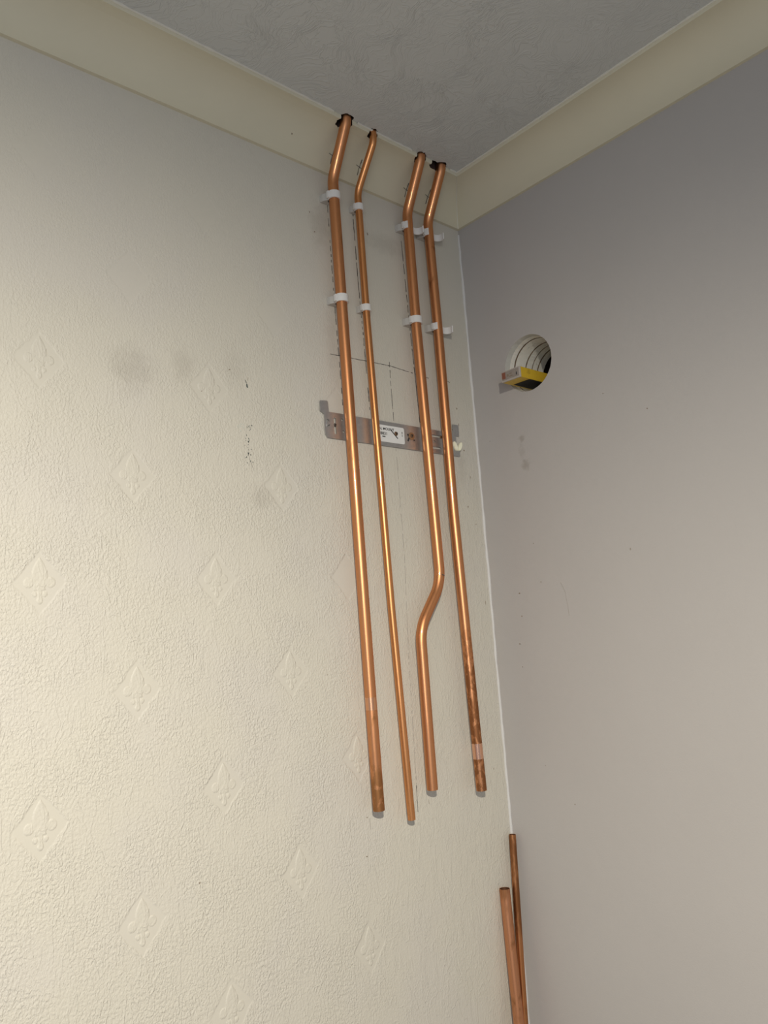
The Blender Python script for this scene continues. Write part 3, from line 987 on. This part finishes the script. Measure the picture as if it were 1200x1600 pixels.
obj('print_dash', ink_box(-0.3020, -0.2935, 1.7452, 1.7475), INK, sticker)
obj('print_bar', ink_box(-0.2800, -0.2550, 1.7528, 1.7552, radians(42)), INK, sticker)
text('00 14', -0.2465 - BX.x, 1.7620 - BX.z, 0.0045, sticker, INK, rot=radians(90))
def screw(name, x, z, rad, y, label=None, mat=RUST):
    bm = bmesh.new()
    bmesh.ops.create_cone(bm, cap_ends=True, segments=20, radius1=rad, radius2=rad * 0.72, depth=0.0022, matrix=Matrix.Translation((x - BX.x, y - 0.0011, z - BX.z)) @ Matrix.Rotation(pi / 2, 4, 'X'))
    s = obj(name, bm, mat, bracket)
    for a in (0.5, 0.5 + pi / 2):
        bm = bmesh.new(); box(bm, -rad * .62, rad * .62, -0.0003, 0.0003, -rad * .14, rad * .14)
        bmesh.ops.rotate(bm, verts=bm.verts, cent=(0, 0, 0), matrix=Matrix.Rotation(a, 3, 'Y'))
        bmesh.ops.translate(bm, verts=bm.verts, vec=(x - BX.x, y - 0.0023, z - BX.z))
        obj('screw_recess', bm, INK, s)
    if label: s['label'] = label
    return s
screw('screw', -0.2625, 1.7560, 0.0048, -0.0042, 'rusty screw through the sticker')
screw('screw', -0.2170, 1.7565, 0.0045, -0.0045, 'rusty screw right of the sticker')
bm = bmesh.new()
bmesh.ops.create_cone(bm, cap_ends=True, segments=20, radius1=0.0085, radius2=0.0085, depth=0.0009, matrix=Matrix.Translation((-0.2175 - BX.x, -0.0044, 1.7555 - BX.z)) @ Matrix.Rotation(pi / 2, 4, 'X'))
obj('washer', bm, plain('brown_washer', (0.36, 0.25, 0.15), 0.4, metal=0.7, var=0.3, scale=250), bracket)
for (a, b, w, h, rt) in ((-0.2265, 1.7480, 0.004, 0.010, 0.5), (-0.2270, 1.7570, 0.004, 0.006, -0.4), (-0.2100, 1.7475, 0.004, 0.003, 0.0)):
    bm = bmesh.new(); box(bm, -w / 2, w / 2, -0.0001, 0.0001, -h / 2, h / 2)
    bmesh.ops.rotate(bm, verts=bm.verts, cent=(0, 0, 0), matrix=Matrix.Rotation(rt, 3, 'Y'))
    bmesh.ops.translate(bm, verts=bm.verts, vec=(a - BX.x, -0.0042, b - BX.z))
    obj('keyhole_slot', bm, INK, bracket)
screw('screw', -0.4255, 1.7555, 0.0032, -0.0036, 'small dark screw in the left slot', SCREWH)
screw('screw', -0.125, 1.7640, 0.0036, -0.0040, 'brown screw in the right slot', RUST)

# ------------------------------------------------------------------ spirit level lying in the core hole
YEL = NT('yellow_enamel')
_n = YEL.noise(YEL.mapping(), 60, 4, 0.6)
YEL.base(YEL.mix(YEL.smooth(_n, 0.55, 0.72, 0, 0.55), (0.60, 0.39, 0.025), (0.28, 0.17, 0.03)))
YEL.set(Roughness=0.4)
YEL = YEL.mat
CAPM = plain('grey_end_cap', (0.27, 0.235, 0.205), 0.55, var=0.22, scale=140)
CAPRIM = plain('pale_cap_rim', (0.40, 0.36, 0.32), 0.5)
REDB = plain('dull_red_brown', (0.22, 0.08, 0.05), 0.5)
LY0, LY1, LZ0, LZ1 = -0.1835, -0.1320, 1.8650, 1.8885
SX = -0.053
level = empty('spirit_level', (0, (LY0 + LY1) / 2, LZ0))
tag(level, 'yellow box-section spirit level end sticking out of the round hole', 'spirit level')
LB = Vector(level.location)
def lbox(x0, x1, y0_, y1_, z0_, z1_, bev, name, mat, parent=level, label=None):
    bm = bmesh.new(); box(bm, x0 - LB.x, x1 - LB.x, y0_ - LB.y, y1_ - LB.y, z0_ - LB.z, z1_ - LB.z, bev)
    o = obj(name, bm, mat, parent)
    if label: o['label'] = label
    return o
lbox(SX + 0.004, 0.135, LY0, LY1, LZ0, LZ1, 0.0008, 'level_body', YEL)
cap = lbox(SX, SX + 0.0045, LY0 - 0.0004, LY1 + 0.0004, LZ0 - 0.0004, LZ1 + 0.0004, 0.0014, 'end_cap', CAPRIM, label='worn grey plastic end cap')
lbox(SX - 0.0005, SX + 0.0003, LY0 + 0.003, LY1 - 0.003, LZ0 + 0.0035, LZ1 - 0.0025, 0.0, 'cap_face', CAPM, cap)
lbox(SX - 0.0009, SX - 0.0003, LY1 - 0.0125, LY1 - 0.003, LZ0 + 0.006, LZ1 - 0.003, 0.0003, 'cap_mark', REDB, cap, 'dull red patch')
for (a, b, c, d) in ((-0.1530, -0.1480, 1.8740, 1.8790), (-0.1640, -0.1550, 1.8720, 1.8745), (-0.1620, -0.1560, 1.8780, 1.8800), (-0.1760, -0.1735, 1.8715, 1.8780)):
    lbox(SX - 0.0008, SX - 0.0003, a, b, c, d, 0.0, 'cap_mark', INK if a < -0.17 else SCUFF2, cap)
# small glass vial window set into the upper face
lbox(0.040, 0.075, (LY0 + LY1) / 2 - 0.006, (LY0 + LY1) / 2 + 0.006, LZ1 - 0.0004, LZ1 + 0.0008, 0.0004, 'vial_window', plain('green_vial', (0.35, 0.6, 0.1), 0.1), level)

lbox(-0.019, 0.06, LY0 + 0.001, LY1 - 0.006, LZ0 - 0.0006, LZ0 + 0.0003, 0.0, 'shade_pad', plain('black_shade', (0.015, 0.012, 0.010), 0.8), level, 'black patch standing in for shadow on the underside')  # shadow under the bar at the hole, put in as a black pad
